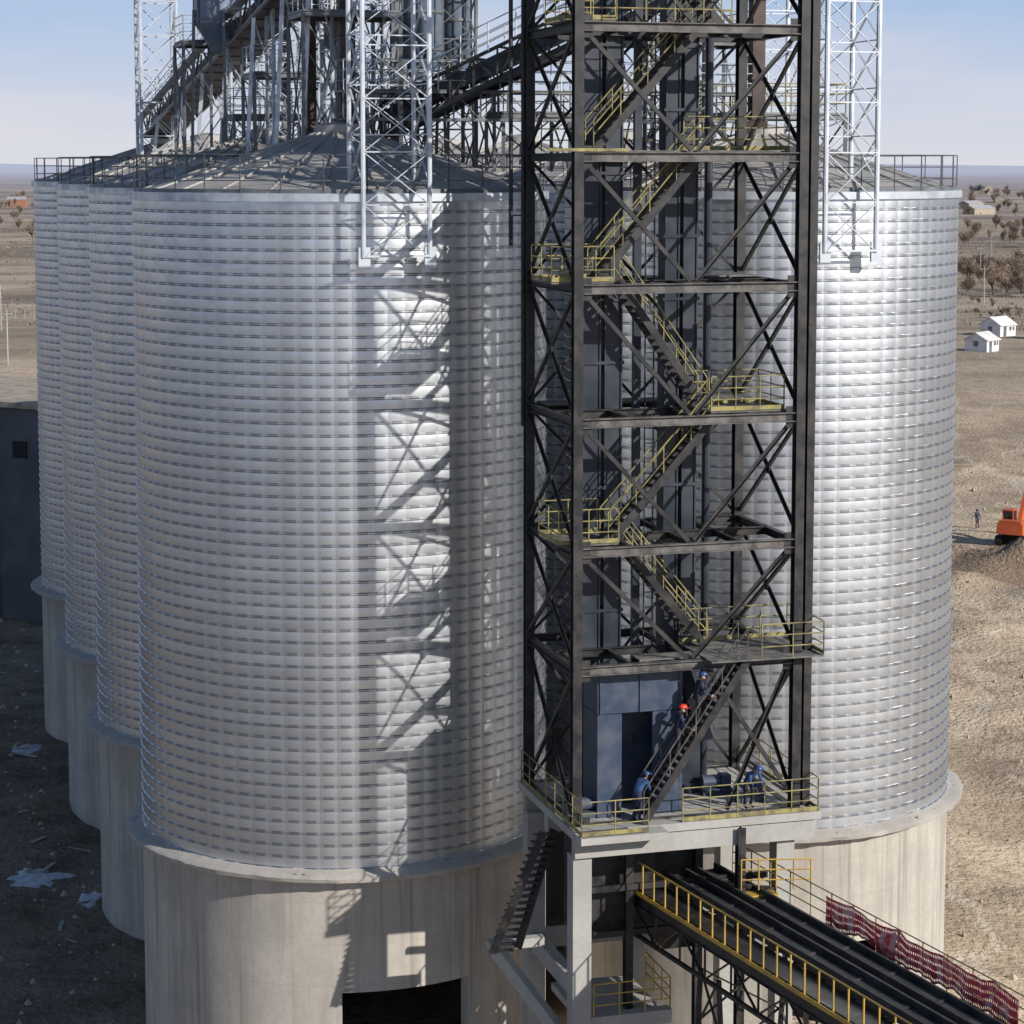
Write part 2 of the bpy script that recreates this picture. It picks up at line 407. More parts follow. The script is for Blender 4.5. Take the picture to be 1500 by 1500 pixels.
for z in (31,35,39,43): p.beam(T(-.75,4.9,z),T(0,5.0,z),.05,.05)
p.obj('vent_pipe',M_dark)
mo=MB()
for a,b in ((.9,.9),(6.4,1.2),(5.6,2.3)):
    mo.box(T(a,b,zz+.1),(1.0,.6,.2),U,W); mo.tube(T(a-.4,b,zz+.42),T(a+.15,b,zz+.42),.2,n=14); mo.box(T(a+.35,b,zz+.4),(.35,.4,.45),U,W)
    mo.tube(T(a-.46,b,zz+.42),T(a-.40,b,zz+.42),.22,n=14)
mo.obj('drive_motor',M_blue)
hp=MB()
hp.box(T(2.35,1.3,15.75),(2.9,1.5,1.25),U,W)
for a in (.95,3.75): hp.box(T(a,1.3,13.35),(.10,1.5,3.5),U,W)
hp.box(T(1.35,.60,13.35),(.75,.08,3.5),U,W); hp.box(T(3.25,.60,13.35),(.95,.08,3.5),U,W)
for a in (1.0,2.35,3.7): hp.box(T(a,.53,15.75),(.07,.06,1.25),U,W)
hp.box(T(2.35,2.0,13.3),(2.9,.08,3.6),U,W)
hp.obj('machine_enclosure',M_blue)

# ------------------------------------------------------------------ lattice support towers
def lattice(name,c,w,d,z0f,z0b,z1,ax=U,ay=W,panel=1.7,leg=.13,mat=M_galv,brw=.07):
    m=MB(); c=V(c)
    def P(i,z):
        sx,sy=((-1,-1),(1,-1),(1,1),(-1,1))[i]; return c+ax*sx*w/2+ay*sy*d/2+Z*z
    for i in range(4):
        zb=z0f if i<2 else z0b
        m.angle(P(i,zb),P(i,z1),leg,.03,ref=ay)
        m.beam(P(i,zb),P(i,z1),leg*.5,leg*.5,ref=ay)
    for i in range(4):
        j=(i+1)%4; zb=z0f if (i<2 and j<2) else max(z0f,z0b)
        n=max(1,round((z1-zb)/panel)); h=(z1-zb)/n
        for k in range(n):
            a=zb+k*h; b=a+h
            m.beam(P(i,b),P(j,b),brw,brw*.6)
            m.beam(P(i,a),P(j,b),brw,brw*.4); m.beam(P(j,a)+ay*.03,P(i,b)+ay*.03,brw,brw*.4)
        m.beam(P(i,zb+.05),P(j,zb+.05),brw,brw)
    for i in range(2):
        q=P(i,z0f); m.box(q+V((0,.1,0)),(.4,.12,.7),ax,ay)
    return m.obj(name,mat)
lattice('lattice_support_tower',silos[0]+V((2.15,-6.8,0)),2.25,2.2,29.6,32.0,47)
lattice('lattice_support_tower',silos[4]+V((2.05,-6.8,0)),1.95,2.2,29.6,32.0,47)
lattice('lattice_support_tower',(-18.9,121,0),1.9,1.9,32.4,32.4,50,leg=.16,brw=.10)
lattice('lattice_support_tower',(-12.2,103,0),1.3,1.6,33.0,33.0,37.2)
lattice('lattice_support_tower',(-9.0,95,0),2.2,1.6,32.8,32.8,46,leg=.12)
lattice('lattice_support_tower',(-6.0,86,0),2.0,2.0,33.3,33.3,46,leg=.13)
lattice('lattice_support_tower',(-2.6,88,0),2.0,2.0,32.3,32.3,46,leg=.12,mat=M_grey)
lattice('lattice_support_tower',(6.3,90,0),2.2,2.0,32.6,32.6,46,leg=.14,mat=M_grey)
lattice('lattice_support_tower',(11.5,100,0),2.2,2.0,32.6,32.6,46,leg=.14)
def truss(m,p,q,h,w,n,leg=.1,b=.07):
    p=V(p);q=V(q); d=(q-p).normalized(); s=d.cross(Z).normalized()
    for sx in (-1,1):
        for zz_ in (0,h):
            m.beam(p+s*sx*w/2+Z*zz_,q+s*sx*w/2+Z*zz_,leg,leg)
        for i in range(n):
            x=p.lerp(q,i/n)+s*sx*w/2; y=p.lerp(q,(i+1)/n)+s*sx*w/2
            m.beam(x,y+Z*h,b,b*.6) if i%2 else m.beam(x+Z*h,y,b,b*.6)
            m.beam(x,x+Z*h,b,b*.6)
    for i in range(n+1):
        x=p.lerp(q,i/n); m.beam(x-s*w/2,x+s*w/2,b,b); m.beam(x-s*w/2+Z*h,x+s*w/2+Z*h,b,b)
g=empty('roof_conveyor_gallery')
m=MB(); p0=V((-20.4,131,34.2)); p1=V((-5.0,79.0,41.0)); d=(p1-p0).normalized(); s=d.cross(Z).normalized()
truss(m,p0,p1,1.3,1.9,24,.13,.09); m.obj('truss',M_grey,g)
m=MB(); m.beam(p0+Z*.06,p1+Z*.06,1.7,.10); m.beam(p0+Z*.8,p1+Z*.8,.9,.55); m.obj('belt_casing',M_brown,g)
m=MB()
for sx in (-1,1): railing(m,[p0+s*sx*1.25+Z*.9,p1+s*sx*1.25+Z*.9],1.1,1.4,.028)
for i in range(25):
    x=p0.lerp(p1,i/24); m.beam(x-s*1.3+Z*.9,x+s*1.3+Z*.9,.08,.08)
for sx in (-1,1): m.beam(p0+s*sx*1.15+Z*.95,p1+s*sx*1.15+Z*.95,.5,.04)
m.obj('side_walkway_railings',M_galv,g)
m=MB()
for f in (.12,.3,.42,.55,.68,.8,.9):
    x=p0.lerp(p1,f)
    for sx in (-1,1): m.beam(V((x.x,x.y,32.2))+s*sx*1.3,x+s*sx*.9,.16,.16)
    m.beam(V((x.x,x.y,32.4))+s*-1.2,x+s*.9-Z*.2,.08,.06); m.beam(V((x.x,x.y,32.4))+s*1.2,x-s*.9-Z*.2,.08,.06)
m.obj('trestles',M_galv,g)
g=empty('roof_conveyor_gallery')
p0=V((-4.6,84.5,33.7)); p1=V((7.5,80.5,39.3)); d=(p1-p0).normalized(); s=d.cross(Z).normalized()
m=MB(); truss(m,p0,p1,1.2,1.6,14,.12,.08); m.obj('truss',M_dark,g)
m=MB(); m.beam(p0+Z*.1,p1+Z*.1,1.4,.12); m.beam(p0+Z*.7,p1+Z*.7,.8,.5); m.obj('belt_casing',M_dark2,g)
m=MB()
for sx in (-1,1): railing(m,[p0+s*sx*.95+Z*1.2,p1+s*sx*.95+Z*1.2],1.0,1.2,.026)
m.obj('railings',M_galv,g)
g=empty('roof_walkway')
p0=silos[0]+V((0,0,34.3)); p1=silos[4]+V((0,0,34.3)); m=MB(); truss(m,p0,p1,1.0,1.2,16,.1,.07); m.obj('truss',M_grey,g)
m=MB(); m.beam(p0+Z*1.05,p1+Z*1.05,1.3,.06); m.obj('deck',M_grate,g)
m=MB()
s=U.cross(Z)
for sx in (-1,1): railing(m,[p0+s*sx*.65+Z*1.05,p1+s*sx*.65+Z*1.05],1.1,1.2,.024)
m.obj('railings',M_galv,g)
def plat(c,a,b,z,mat=M_galv,legs=True,base=32.4):
    e=empty('roof_platform'); c=V(c); m=MB()
    P=[c-U*a/2-W*b/2,c+U*a/2-W*b/2,c+U*a/2+W*b/2,c-U*a/2+W*b/2]
    m.box(c+Z*z,(a,b,.08),U,W)
    for x,y in zip(P,P[1:]+P[:1]): m.ibeam(x+Z*(z-.12),y+Z*(z-.12),.12,.2,.02)
    if legs:
        for x in P: m.beam(x+Z*base,x+Z*(z-.1),.14,.14)
        for x,y in zip(P,P[1:]+P[:1]): m.beam(x+Z*base,y+Z*(z-.2),.06,.05); m.beam(y+Z*base,x+Z*(z-.2),.06,.05)
    m.obj('deck_frame',M_grey,e)
    m=MB(); railing(m,[x+Z*(z+.04) for x in P],1.1,.9,.026,True); m.obj('railing',mat,e)
plat((-3.2,87,0),4.4,3.0,35.4,M_yel); plat((-9.0,97,0),4.5,3,36.5); plat((-6.2,84,0),3.6,3.,38.2); plat((10.0,88.5,0),5,3.4,34.6,M_yel); plat((7,92,0),4.5,3,37.6,M_yel)
plat((-13.5,106,0),4.0,3,38.3); plat((-10.8,100,0),3.4,3,34.8); plat((-4.9,88,0),3.0,2.4,41.2); plat((.6,86,0),2.6,2.4,34.6)
def tank(x,y,r,z0,z1,mat=M_tank):
    e=empty('dust_collector_tank',(x,y,0)); m=MB()
    m.lathe([(.15,z0-1.3),(r,z0),(r,z1),(r*.5,z1+.4),(.02,z1+.45)],28); m.obj('shell',mat,e,True,30)
    m=MB(); z=z0+.2
    while z<z1: m.lathe([(r+.002,z-.05),(r+.06,z-.05),(r+.06,z+.05),(r+.002,z+.05)],28); z+=1.4
    for i in range(8):
        t=i*math.pi/4; d=V((math.sin(t),-math.cos(t),0)); m.beam(d*(r+.03)+Z*z0,d*(r+.03)+Z*z1,.06,.06)
    for i in range(4):
        t=i*math.pi/2+.4; d=V((math.sin(t),-math.cos(t),0)); m.beam(d*(r+.05)+Z*(z0+.6),d*(r+.2)+Z*33,.12,.12)
    m.obj('stiffeners',M_grey,e)
tank(-13.0,100.5,1.0,38.8,44); tank(-3.5,86.5,.85,36.8,44); tank(-2.2,88.2,.6,36.6,44); tank(-7.2,90,.7,38.5,45)
def duct(x,y,w,z0,z1,mat=M_brown):
    m=MB(); m.beam((x,y,z0),(x,y,z1),w,w,ref=W); z=z0+.2
    while z<z1: m.beam((x,y,z-.04),(x,y,z+.04),w+.12,w+.12,ref=W); z+=1.5
    m.box((x,y,z0),(w+.3,w+.3,.25)); m.obj('discharge_duct',mat)
duct(-6.1,83.5,.5,34.2,47); duct(9.3,86.5,.5,34.2,47); duct(-4.4,85.4,.3,33.4,47,M_grey); duct(-9.6,96.5,.35,34,47,M_grey); duct(7.4,86,.35,33.8,47,M_grey); duct(-7.6,86,.35,33.8,47)

# ------------------------------------------------------------------ belt conveyor bridge to lower right
cb=empty('belt_conveyor_bridge')
cd=V((.42,-.907,0)).normalized(); cs=V((-cd.y,cd.x,0)); LEN=34
c0=V((5.75,73.0,9.05))
def C(l,s_,z): return c0+cd*l+cs*s_+Z*z
m=MB()
for s_ in (-.40,.78):
    m.box(C(LEN/2,s_,.0),(LEN,.62,.30),cd,cs)
    m.box(C(LEN/2,s_-.37,.14),(LEN,.09,.42),cd,cs); m.box(C(LEN/2,s_+.37,.14),(LEN,.09,.42),cd,cs)
    for i in range(int(LEN/2.4)): m.box(C(1.2+i*2.4,s_,.17),(.10,.62,.04),cd,cs)
m.obj('belt_troughs',M_belt,cb)
m=MB()
for s_ in (-1.95,1.75):
    m.ibeam(C(0,s_,-.35),C(LEN,s_,-.35),.16,.45,.03)
for s_ in (-1.95,1.75):
    m.beam(C(0,s_,-1.6),C(LEN,s_,-1.6),.12,.12)
    n=int(LEN/1.6)
    for i in range(n):
        a=i*1.6; m.beam(C(a,s_,-1.6),C(a+1.6,s_,-.5),.07,.05) if i%2 else m.beam(C(a,s_,-.5),C(a+1.6,s_,-1.6),.07,.05)
        m.beam(C(a,s_,-1.6),C(a,s_,-.5),.07,.05)
for i in range(int(LEN/1.6)+1): m.beam(C(i*1.6,-1.9,-.3),C(i*1.6,1.7,-.3),.12,.16)
for l in (4.5,20):
    for s_ in (-1.6,1.5):
        for k in (-.8,.8): m.beam(C(l+k*1.6,s_,-9.2),C(l+k*.7,s_,-1.6),.16,.16)
        for q in range(4):
            z0=-9.2+q*1.9; z1=z0+1.9; f=lambda z:(1.6-(z+9.2)/7.6*.9)*.8
            m.beam(C(l-f(z0),s_,z0),C(l+f(z1),s_,z1),.07,.05); m.beam(C(l+f(z0),s_,z0),C(l-f(z1),s_,z1),.07,.05)
    for q in range(4):
        z0=-9.2+q*1.9
        m.beam(C(l-.9,-1.6,z0),C(l-.9,1.5,z0+1.9),.07,.05); m.beam(C(l-.9,1.5,z0),C(l-.9,-1.6,z0+1.9),.07,.05)
m.obj('truss_and_trestles',M_dark,cb)
m=MB(); m.box(C(LEN/2,-1.42,-.10),(LEN,.95,.05),cd,cs); m.box(C(LEN/2,1.48,-.10),(LEN,.5,.05),cd,cs); m.obj('walkway_plates',M_dark,cb)
m=MB()
railing(m,[C(0,-1.98,-.1),C(LEN,-1.98,-.1)],1.0,.75,.032,mid=0)
m.beam(C(0,-2.06,-.1),C(LEN,-2.06,-.1),.02,.14); m.obj('left_railing',M_yel2,cb)
m=MB(); railing(m,[C(0,1.85,-.1),C(LEN,1.85,-.1)],1.1,1.2,.024); m.obj('right_railing',M_yel,cb)
m=MB(); railing(m,[T(5.2,-1.2,9.5),T(7.4,-1.7,9.5)],1.0,.6,.028)
m.box(T(6.0,-.9,9.0),(1.0,.5,.5),U,W); m.obj('head_guard',M_yel2,cb)
def rednet():
    mt,nt,b=newmat('red_safety_net'); g=geo(nt)
    n=noisef(nt,g,4,2,.6,(1,1,.5)); 
    c=mix(nt,ramp(nt,n,.48,.62),(.72,.06,.08),(.78,.40,.39)); nt.links.new(c,b.inputs['Base Color']); b.inputs['Roughness'].default_value=.8
    m=MB(); nl=360; nz=12; L0=5.8; L1=15.5
    for i in range(nl+1):
        l=L0+i*((L1-L0)/nl)
        top=.98-.12*abs(math.sin(l*1.3))+.06*noise.noise(V((l*1.5,0,0)))
        bot=.0+.30*noise.noise(V((l*.7,4,0)))+.1*noise.noise(V((l*3,4,0)))
        for j in range(nz+1):
            z=bot+(top-bot)*j/nz
            s_=1.80+.05*noise.noise(V((l*2.2,z*1.2,7)))
            m.v.append(tuple(C(l,s_,z)))
    for i in range(nl):
        for j in range(nz):
            if i%3==1 and j%3==1: continue
            a=i*(nz+1)+j; m.f.append((a,a+nz+1,a+nz+2,a+1)); m.m.append(0)
    m.obj('red_safety_net',mt,None,True)
rednet()

# ------------------------------------------------------------------ ground
def spaced(lo,hi,c0_,c1_,step,grow):
    out=[]; x=c0_
    while x<=c1_: out.append(x); x+=step
    s_=step; x=out[-1]
    while x<hi: s_*=grow; x+=s_; out.append(x)
    s_=step; x=c0_; left=[]
    while x>lo: s_*=grow; x-=s_; left.append(x)
    return list(reversed(left))+out
xs=spaced(-9000,9000,-60,75,.9,1.12); ys=spaced(-300,16000,60,230,.9,1.10)
def gh(x,y):
    near=max(0,1-max(0,(abs(x)-60)/200,(y-230)/300))
    h=.35*noise.noise(V((x*.05,y*.05,0)))*1.0+.22*noise.noise(V((x*.25,y*.25,3)))*near+.09*noise.noise(V((x*.9,y*.9,8)))*near
    for mx,my,r_,hh in ((41,186,4,1.6),(44.5,184,3.5,1.9),(37.5,190,3,1.2),(36,178,3,1.0),(42,172,4,.9),(30,118,6,.8),(27.5,95,3,1.1),(24,99,2,.8),(38,145,7,.5),(50,245,9,1.0),(31,135,3,.5),(34,160,4,.5),(25,88,2,.9),(-24,112,3,.5),(-22,95,2,.5)):
        dd=((x-mx)**2+(y-my)**2)/(r_*r_)
        if dd<4: h+=hh*math.exp(-dd*1.6)*(1+.7*noise.noise(V((x*.6,y*.6,9))))
    t=max(-40,min(40,x-(22+(y-90)*.06))); h+= -.9/(1+math.exp(-t*.9)) * (1 if y<230 else max(0,1-(y-230)/80))
    if y>300: h+= min(1,(y-300)/500)*2.0*noise.noise(V((x*.004,y*.004,2)))
    if y>7000: h+= (y-7000)*.004*(.5+noise.noise(V((x*.0006,0,5))))
    return h
m=MB(); nx=len(xs)
for y in ys:
    for x in xs: m.v.append((x,y,gh(x,y)))
for j in range(len(ys)-1):
    for i in range(nx-1):
        a=j*nx+i; m.f.append((a,a+1,a+nx+1,a+nx)); m.m.append(0)
def ground_mat():
    mt,nt,b=newmat('dry_sandy_ground'); g=geo(nt)
    sp=N(nt,'ShaderNodeSeparateXYZ'); nt.links.new(g,sp.inputs[0]); Y=sp.outputs[1]; Xc=sp.outputs[0]
    n1=noisef(nt,g,.045,3,.65); n2=noisef(nt,g,.35,4,.7); n3=noisef(nt,g,2.5,2,.7)
    c=mix(nt,ramp(nt,n1,.40,.60),(.60,.47,.325),(.40,.305,.21))
    c=mix(nt,ramp(nt,n2,.50,.66,0,.8),c,(.29,.215,.15))
    c=mix(nt,ramp(nt,n2,.22,.42,.6,0),c,(.68,.58,.45))
    c=mix(nt,ramp(nt,n3,.45,.75,0,.55),c,(.28,.215,.155))
    tr=noisef(nt,g,.6,1,.5,(.25,.05,1)); tw=math_(nt,'ABSOLUTE',math_(nt,'SUBTRACT',tr,.5)); c=mix(nt,ramp(nt,tw,.0,.022,.5,0),c,(.66,.57,.45))
    # freshly dug darker soil around the excavation
    dv=N(nt,'ShaderNodeVectorMath',operation='DISTANCE'); nt.links.new(g,dv.inputs[0]); dv.inputs[1].default_value=(41,183,0)
    c=mix(nt,ramp(nt,math_(nt,'ADD',dv.outputs['Value'],math_(nt,'MULTIPLY',n2,8)),9,14,.75,0),c,(.24,.165,.11))
    shade_col=mix(nt,ramp(nt,n2,.40,.62),(.20,.155,.115),(.085,.065,.05))  # shade left of the silos, painted in as a darker ground colour
    shade_col=mix(nt,ramp(nt,n3,.5,.75,0,.6),shade_col,(.30,.25,.19))
    shade_f=math_(nt,'MULTIPLY',ramp(nt,math_(nt,'ADD',Xc,math_(nt,'MULTIPLY',n1,8)),-4,-9),ramp(nt,Y,230,170))
    c=mix(nt,math_(nt,'MULTIPLY',shade_f,.85),c,shade_col)
    f1=noisef(nt,g,.006,4,.65,(.5,1.4,1)); f2=noisef(nt,g,.03,3,.7,(.4,1.6,1))
    far=mix(nt,ramp(nt,f1,.40,.60),(.48,.38,.28),(.25,.195,.15))
    far=mix(nt,ramp(nt,f2,.50,.66,0,.8),far,(.16,.13,.105))
    far=mix(nt,ramp(nt,f2,.30,.42,.6,0),far,(.60,.52,.43))
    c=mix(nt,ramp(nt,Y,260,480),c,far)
    hz=mix(nt,ramp(nt,f1,.4,.6),(.42,.36,.35),(.28,.24,.25))  # aerial haze painted into the ground colour, stronger with distance along Y
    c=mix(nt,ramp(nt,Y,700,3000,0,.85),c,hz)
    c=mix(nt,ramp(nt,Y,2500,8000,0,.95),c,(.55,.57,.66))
    nt.links.new(c,b.inputs['Base Color']); b.inputs['Roughness'].default_value=.95
    b.inputs['Specular IOR Level'].default_value=.1
    bump(nt,b,n3,.9,.25)
    return mt
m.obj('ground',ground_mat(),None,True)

m=MB()
def rock(c,r):
    k=len(m.v); c=V(c)
    pts=[(0,0,1),(1,0,0),(0,1,0),(-1,0,0),(0,-1,0),(0,0,-.5)]
    for p_ in pts: m.v.append(tuple(c+V([a*r*random.uniform(.6,1.2) for a in p_])))
    for f in ((0,1,2),(0,2,3),(0,3,4),(0,4,1),(5,2,1),(5,3,2),(5,4,3),(5,1,4)): m.f.append(tuple(k+i for i in f)); m.m.append(0)
for i in range(2600):
    if random.random()<.5: x=random.uniform(18,60); y=random.uniform(70,240)
    else: x=random.uniform(-40,-15); y=random.uniform(78,170)
    if any((V((x,y,0))-c).length<8.6 for c in silos): continue
    rock((x,y,gh(x,y)),abs(random.gauss(.04,.10))+.03)
m.obj('loose_stones',M_stone)
m=MB()
for i in range(70):
    x=random.uniform(-34,-15.5); y=random.uniform(84,150)
    if any((V((x,y,0))-c).length<9.0 for c in silos): continue
    a=random.uniform(0,3.14); l=random.uniform(.5,2.4); z=gh(x,y)+.06
    m.beam((x,y,z),(x+l*math.cos(a),y+l*math.sin(a),z+random.uniform(-.02,.12)),random.uniform(.08,.25),.04)
m.obj('scattered_planks',M_conc2)
def snow(x,y,rx,ry,seed):
    m=MB(); n=64; rings=6
    m.v.append((x,y,gh(x,y)+.06))
    for j in range(1,rings+1):
        for i in range(n):
            t=2*math.pi*i/n; rr=j/rings*(1+.7*noise.noise(V((math.cos(t)*1.6,math.sin(t)*1.6,seed)))+.4*noise.noise(V((math.cos(t)*5,math.sin(t)*5,seed))))
            px=x+rx*rr*math.cos(t); py=y+ry*rr*math.sin(t); m.v.append((px,py,gh(px,py)+(.05 if j<rings else -.03)))
    for i in range(n): m.f.append((0,1+i,1+(i+1)%n)); m.m.append(0)
    for j in range(rings-1):
        for i in range(n):
            a=1+j*n; m.f.append((a+i,a+n+i,a+n+(i+1)%n,a+(i+1)%n)); m.m.append(0)
    m.obj('snow_patch',M_snow,None,True)
for a in ((-27,123,.8,1.0,1),(-21.8,100.5,1.3,1.2,2),(-18.9,98,.55,.9,3)): snow(*a)

# ------------------------------------------------------------------ background buildings
def house(x,y,w,d,h,rh,rz,mats,name='white_house'):
    e=empty(name,(x,y,gh(x,y)-.1),rz); m=MB()
    m.box((0,0,h/2),(w,d,h))
    k=len(m.v); m.v+=[(-w/2,-d/2,h),(-w/2,d/2,h),(-w/2,0,h+rh),(w/2,-d/2,h),(w/2,d/2,h),(w/2,0,h+rh)]
    m.f+=[(k,k+1,k+2),(k+3,k+5,k+4)]; m.m+=[0,0]
    m.obj('walls',mats[0],e)
    m=MB()
    for s_ in (-1,1):
        p_=V((-w/2-.25,s_*(d/2+.3),h-.3*rh/(d/2)+.08)); q=V((w/2+.25,s_*(d/2+.3),h-.3*rh/(d/2)+.08)); t=V((-w/2-.25,0,h+rh+.08)); u=V((w/2+.25,0,h+rh+.08)); o=V((0,0,.1))
        m.quad8([p_,q,u,t,p_+o,q+o,u+o,t+o])
    m.obj('roof',mats[1],e)
    m=MB(); m.box((-w*.2,-d/2-.02,1.0),(.9,.06,2.0)); m.box((w*.15,-d/2-.02,1.5),(.7,.06,.7)); m.box((w*.36,-d/2-.02,1.5),(.5,.06,.7)); m.box((-w/2-.02,0,1.5),(.06,.9,.9)); m.box((w/2+.02,0,1.5),(.06,.9,.9))
    m.obj('door_and_windows',M_grey,e)
house(82,392,4.6,4.2,2.1,1.2,.9,(M_white,M_white),'white_tent_house')
house(92.5,428,5.0,4.6,2.2,1.4,.75,(M_white,M_white),'white_tent_house')
house(99,420,4.5,4.2,2.1,1.3,.8,(M_white,M_roofgrey),'white_tent_house')
for i,(x,y,w) in enumerate(((-372,1700,14),(-395,1650,18),(-360,1900,12),(-420,1750,20),(310,1500,25),(345,1700,30),(500,2400,20),(410,1900,25),(-500,2600,40),(560,2700,40))):
    house(x,y,w,9,6 if i<4 else 4,2,.2*i,(M_brick if i<3 else M_stone,M_roofgrey),'brick_house' if i<3 else 'farm_building')
nrm=V((-.5,-.866,0)); bd=V((.866,-.5,0)); bc=V((-32.5,158,0)); bh=15.4; BL=46; BD=14
e=empty('concrete_block_building'); m=MB()
m.box(bc-bd*BL/2-nrm*BD/2+Z*bh/2,(BL,BD,bh),bd,-nrm)
for i in range(10): m.box(bc-bd*(.5+i*5)+nrm*.12+Z*bh/2,(.5,.24,bh),bd,-nrm)
m.obj('walls',M_bldg,e)
m=MB(); m.box(bc-bd*BL/2-nrm*BD/2+Z*(bh+.2),(BL+.8,BD+.8,.4),bd,-nrm); m.obj('roof_slab',M_stone,e)
m=MB()
for i in range(9): m.box(bc-bd*(3+i*5)+nrm*.03+Z*12.4,(1.3,.12,1.2),bd,-nrm)
m.obj('windows',M_black,e)

def pole(x,y,h):
    m=MB(); z=gh(x,y); m.tube((x,y,z-.3),(x,y,z+h),.16,.10,8); m.beam((x-1,y,z+h-.6),(x+1,y,z+h-.6),.12,.12)
    for s_ in (-.9,0,.9): m.tube((x+s_,y,z+h-.55),(x+s_,y,z+h-.25),.05)
    m.obj('utility_pole',M_conc2)
for x,y,h in ((-82,365,9),(-120,520,9),(109,520,9),(133,640,9),(-100,440,9),(170,800,9)): pole(x,y,h)
m=MB()
for i in range(60):
    x=-150+i*2; m.tube((x,480,gh(x,480)-.2),(x,480,gh(x,480)+1.6),.07,n=5)
for h in (.7,1.4): m.tube((-150,480,gh(-150,480)+h),(-32,480,gh(-32,480)+h),.03,n=4)
m.obj('wire_fence',M_conc2)

# ------------------------------------------------------------------ bare winter trees
M_bark=paint('bare_bark',(.19,.145,.11),(.26,.20,.15),.5,.9)
M_twig=paint('dry_twigs',(.32,.24,.175),(.23,.17,.125),.15,.95)
def treemesh(seed,H):
    rnd=random.Random(seed); m=MB()
    def br_(p,d,L_,r,lev):
        q=p+d*L_; m.cur=0; m.tube(p,q,r,r*.6,5,False)
        if lev==0:
            m.cur=1
            for _ in range(8):
                e=(d+V((rnd.gauss(0,.6),rnd.gauss(0,.6),rnd.gauss(.2,.4)))).normalized()
                s_=p.lerp(q,rnd.random()); t=s_+e*rnd.uniform(.5,1.3); w=e.cross(V((rnd.random(),rnd.random(),rnd.random()))).normalized()*rnd.uniform(.03,.08)
                k=len(m.v); m.v+=[tuple(s_-w*.6),tuple(s_+w*.6),tuple(t+w),tuple(t-w)]; m.f.append((k,k+1,k+2,k+3)); m.m.append(1)
            return
        for i in range(5 if lev==3 else 4):
            a=rnd.uniform(0,2*math.pi); sp_=rnd.uniform(.3,.7)
            e=(d+V((math.cos(a)*sp_,math.sin(a)*sp_,rnd.uniform(.05,.35)))).normalized()
            br_(p.lerp(q,rnd.uniform(.25,1)),e,L_*rnd.uniform(.65,.95),r*.55,lev-1)
    br_(V((0,0,-.3)),V((rnd.gauss(0,.05),rnd.gauss(0,.05),1)).normalized(),H*.26,H*.02,3)
    return m.mesh('bare_tree_mesh',[M_bark,M_twig])
TM=[treemesh(i,9+i) for i in range(4)]
par=empty('distant_bare_trees')
def put(x,y,s_):
    o=mkobj('bare_tree',random.choice(TM),par,(x,y,gh(x,y))); o.scale=(s_*random.uniform(.9,1.2),)*2+(s_,); o.rotation_euler=(0,0,random.uniform(0,6.3))
for i in range(70):
    y=random.uniform(545,690); put(y*random.uniform(.200,.245),y,random.uniform(.5,.95))
for i in range(40):
    y=random.uniform(470,530); put(y*random.uniform(.2,.245),y,random.uniform(.18,.34))
for i in range(40):
    y=random.uniform(900,1150); put(y*random.uniform(.2,.25),y,random.uniform(.7,1.1))
for i in range(40):
    y=random.uniform(1400,2600); put(y*random.uniform(.2,.25),y,random.uniform(.8,1.4))
for i in range(60):
    y=random.uniform(900,2300); put(-y*random.uniform(.2,.25),y,random.uniform(.7,1.2))
m=MB()
for i in range(3500):
    y=random.uniform(440,1300); x=random.choice((-1,1))*random.uniform(.18,.26)*y
    z0=gh(x,y); s_=random.uniform(.3,.8)
    for k_ in range(6):
        a=random.uniform(0,3.14); dx=math.cos(a)*s_*.25; dy=math.sin(a)*s_*.25; ox=random.gauss(0,s_*.7); oy=random.gauss(0,s_*.5); k=len(m.v)
        m.v+=[(x+ox-dx,y+oy-dy,z0-.1),(x+ox+dx,y+oy+dy,z0-.1),(x+ox+dx*.7,y+oy+dy*.6,z0+s_*random.uniform(.2,.7)),(x+ox-dx*.4,y+oy-dy*.5,z0+s_*random.uniform(.3,.8))]; m.f.append((k,k+1,k+2,k+3)); m.m.append(0)
m.obj('dry_scrub',M_twig)

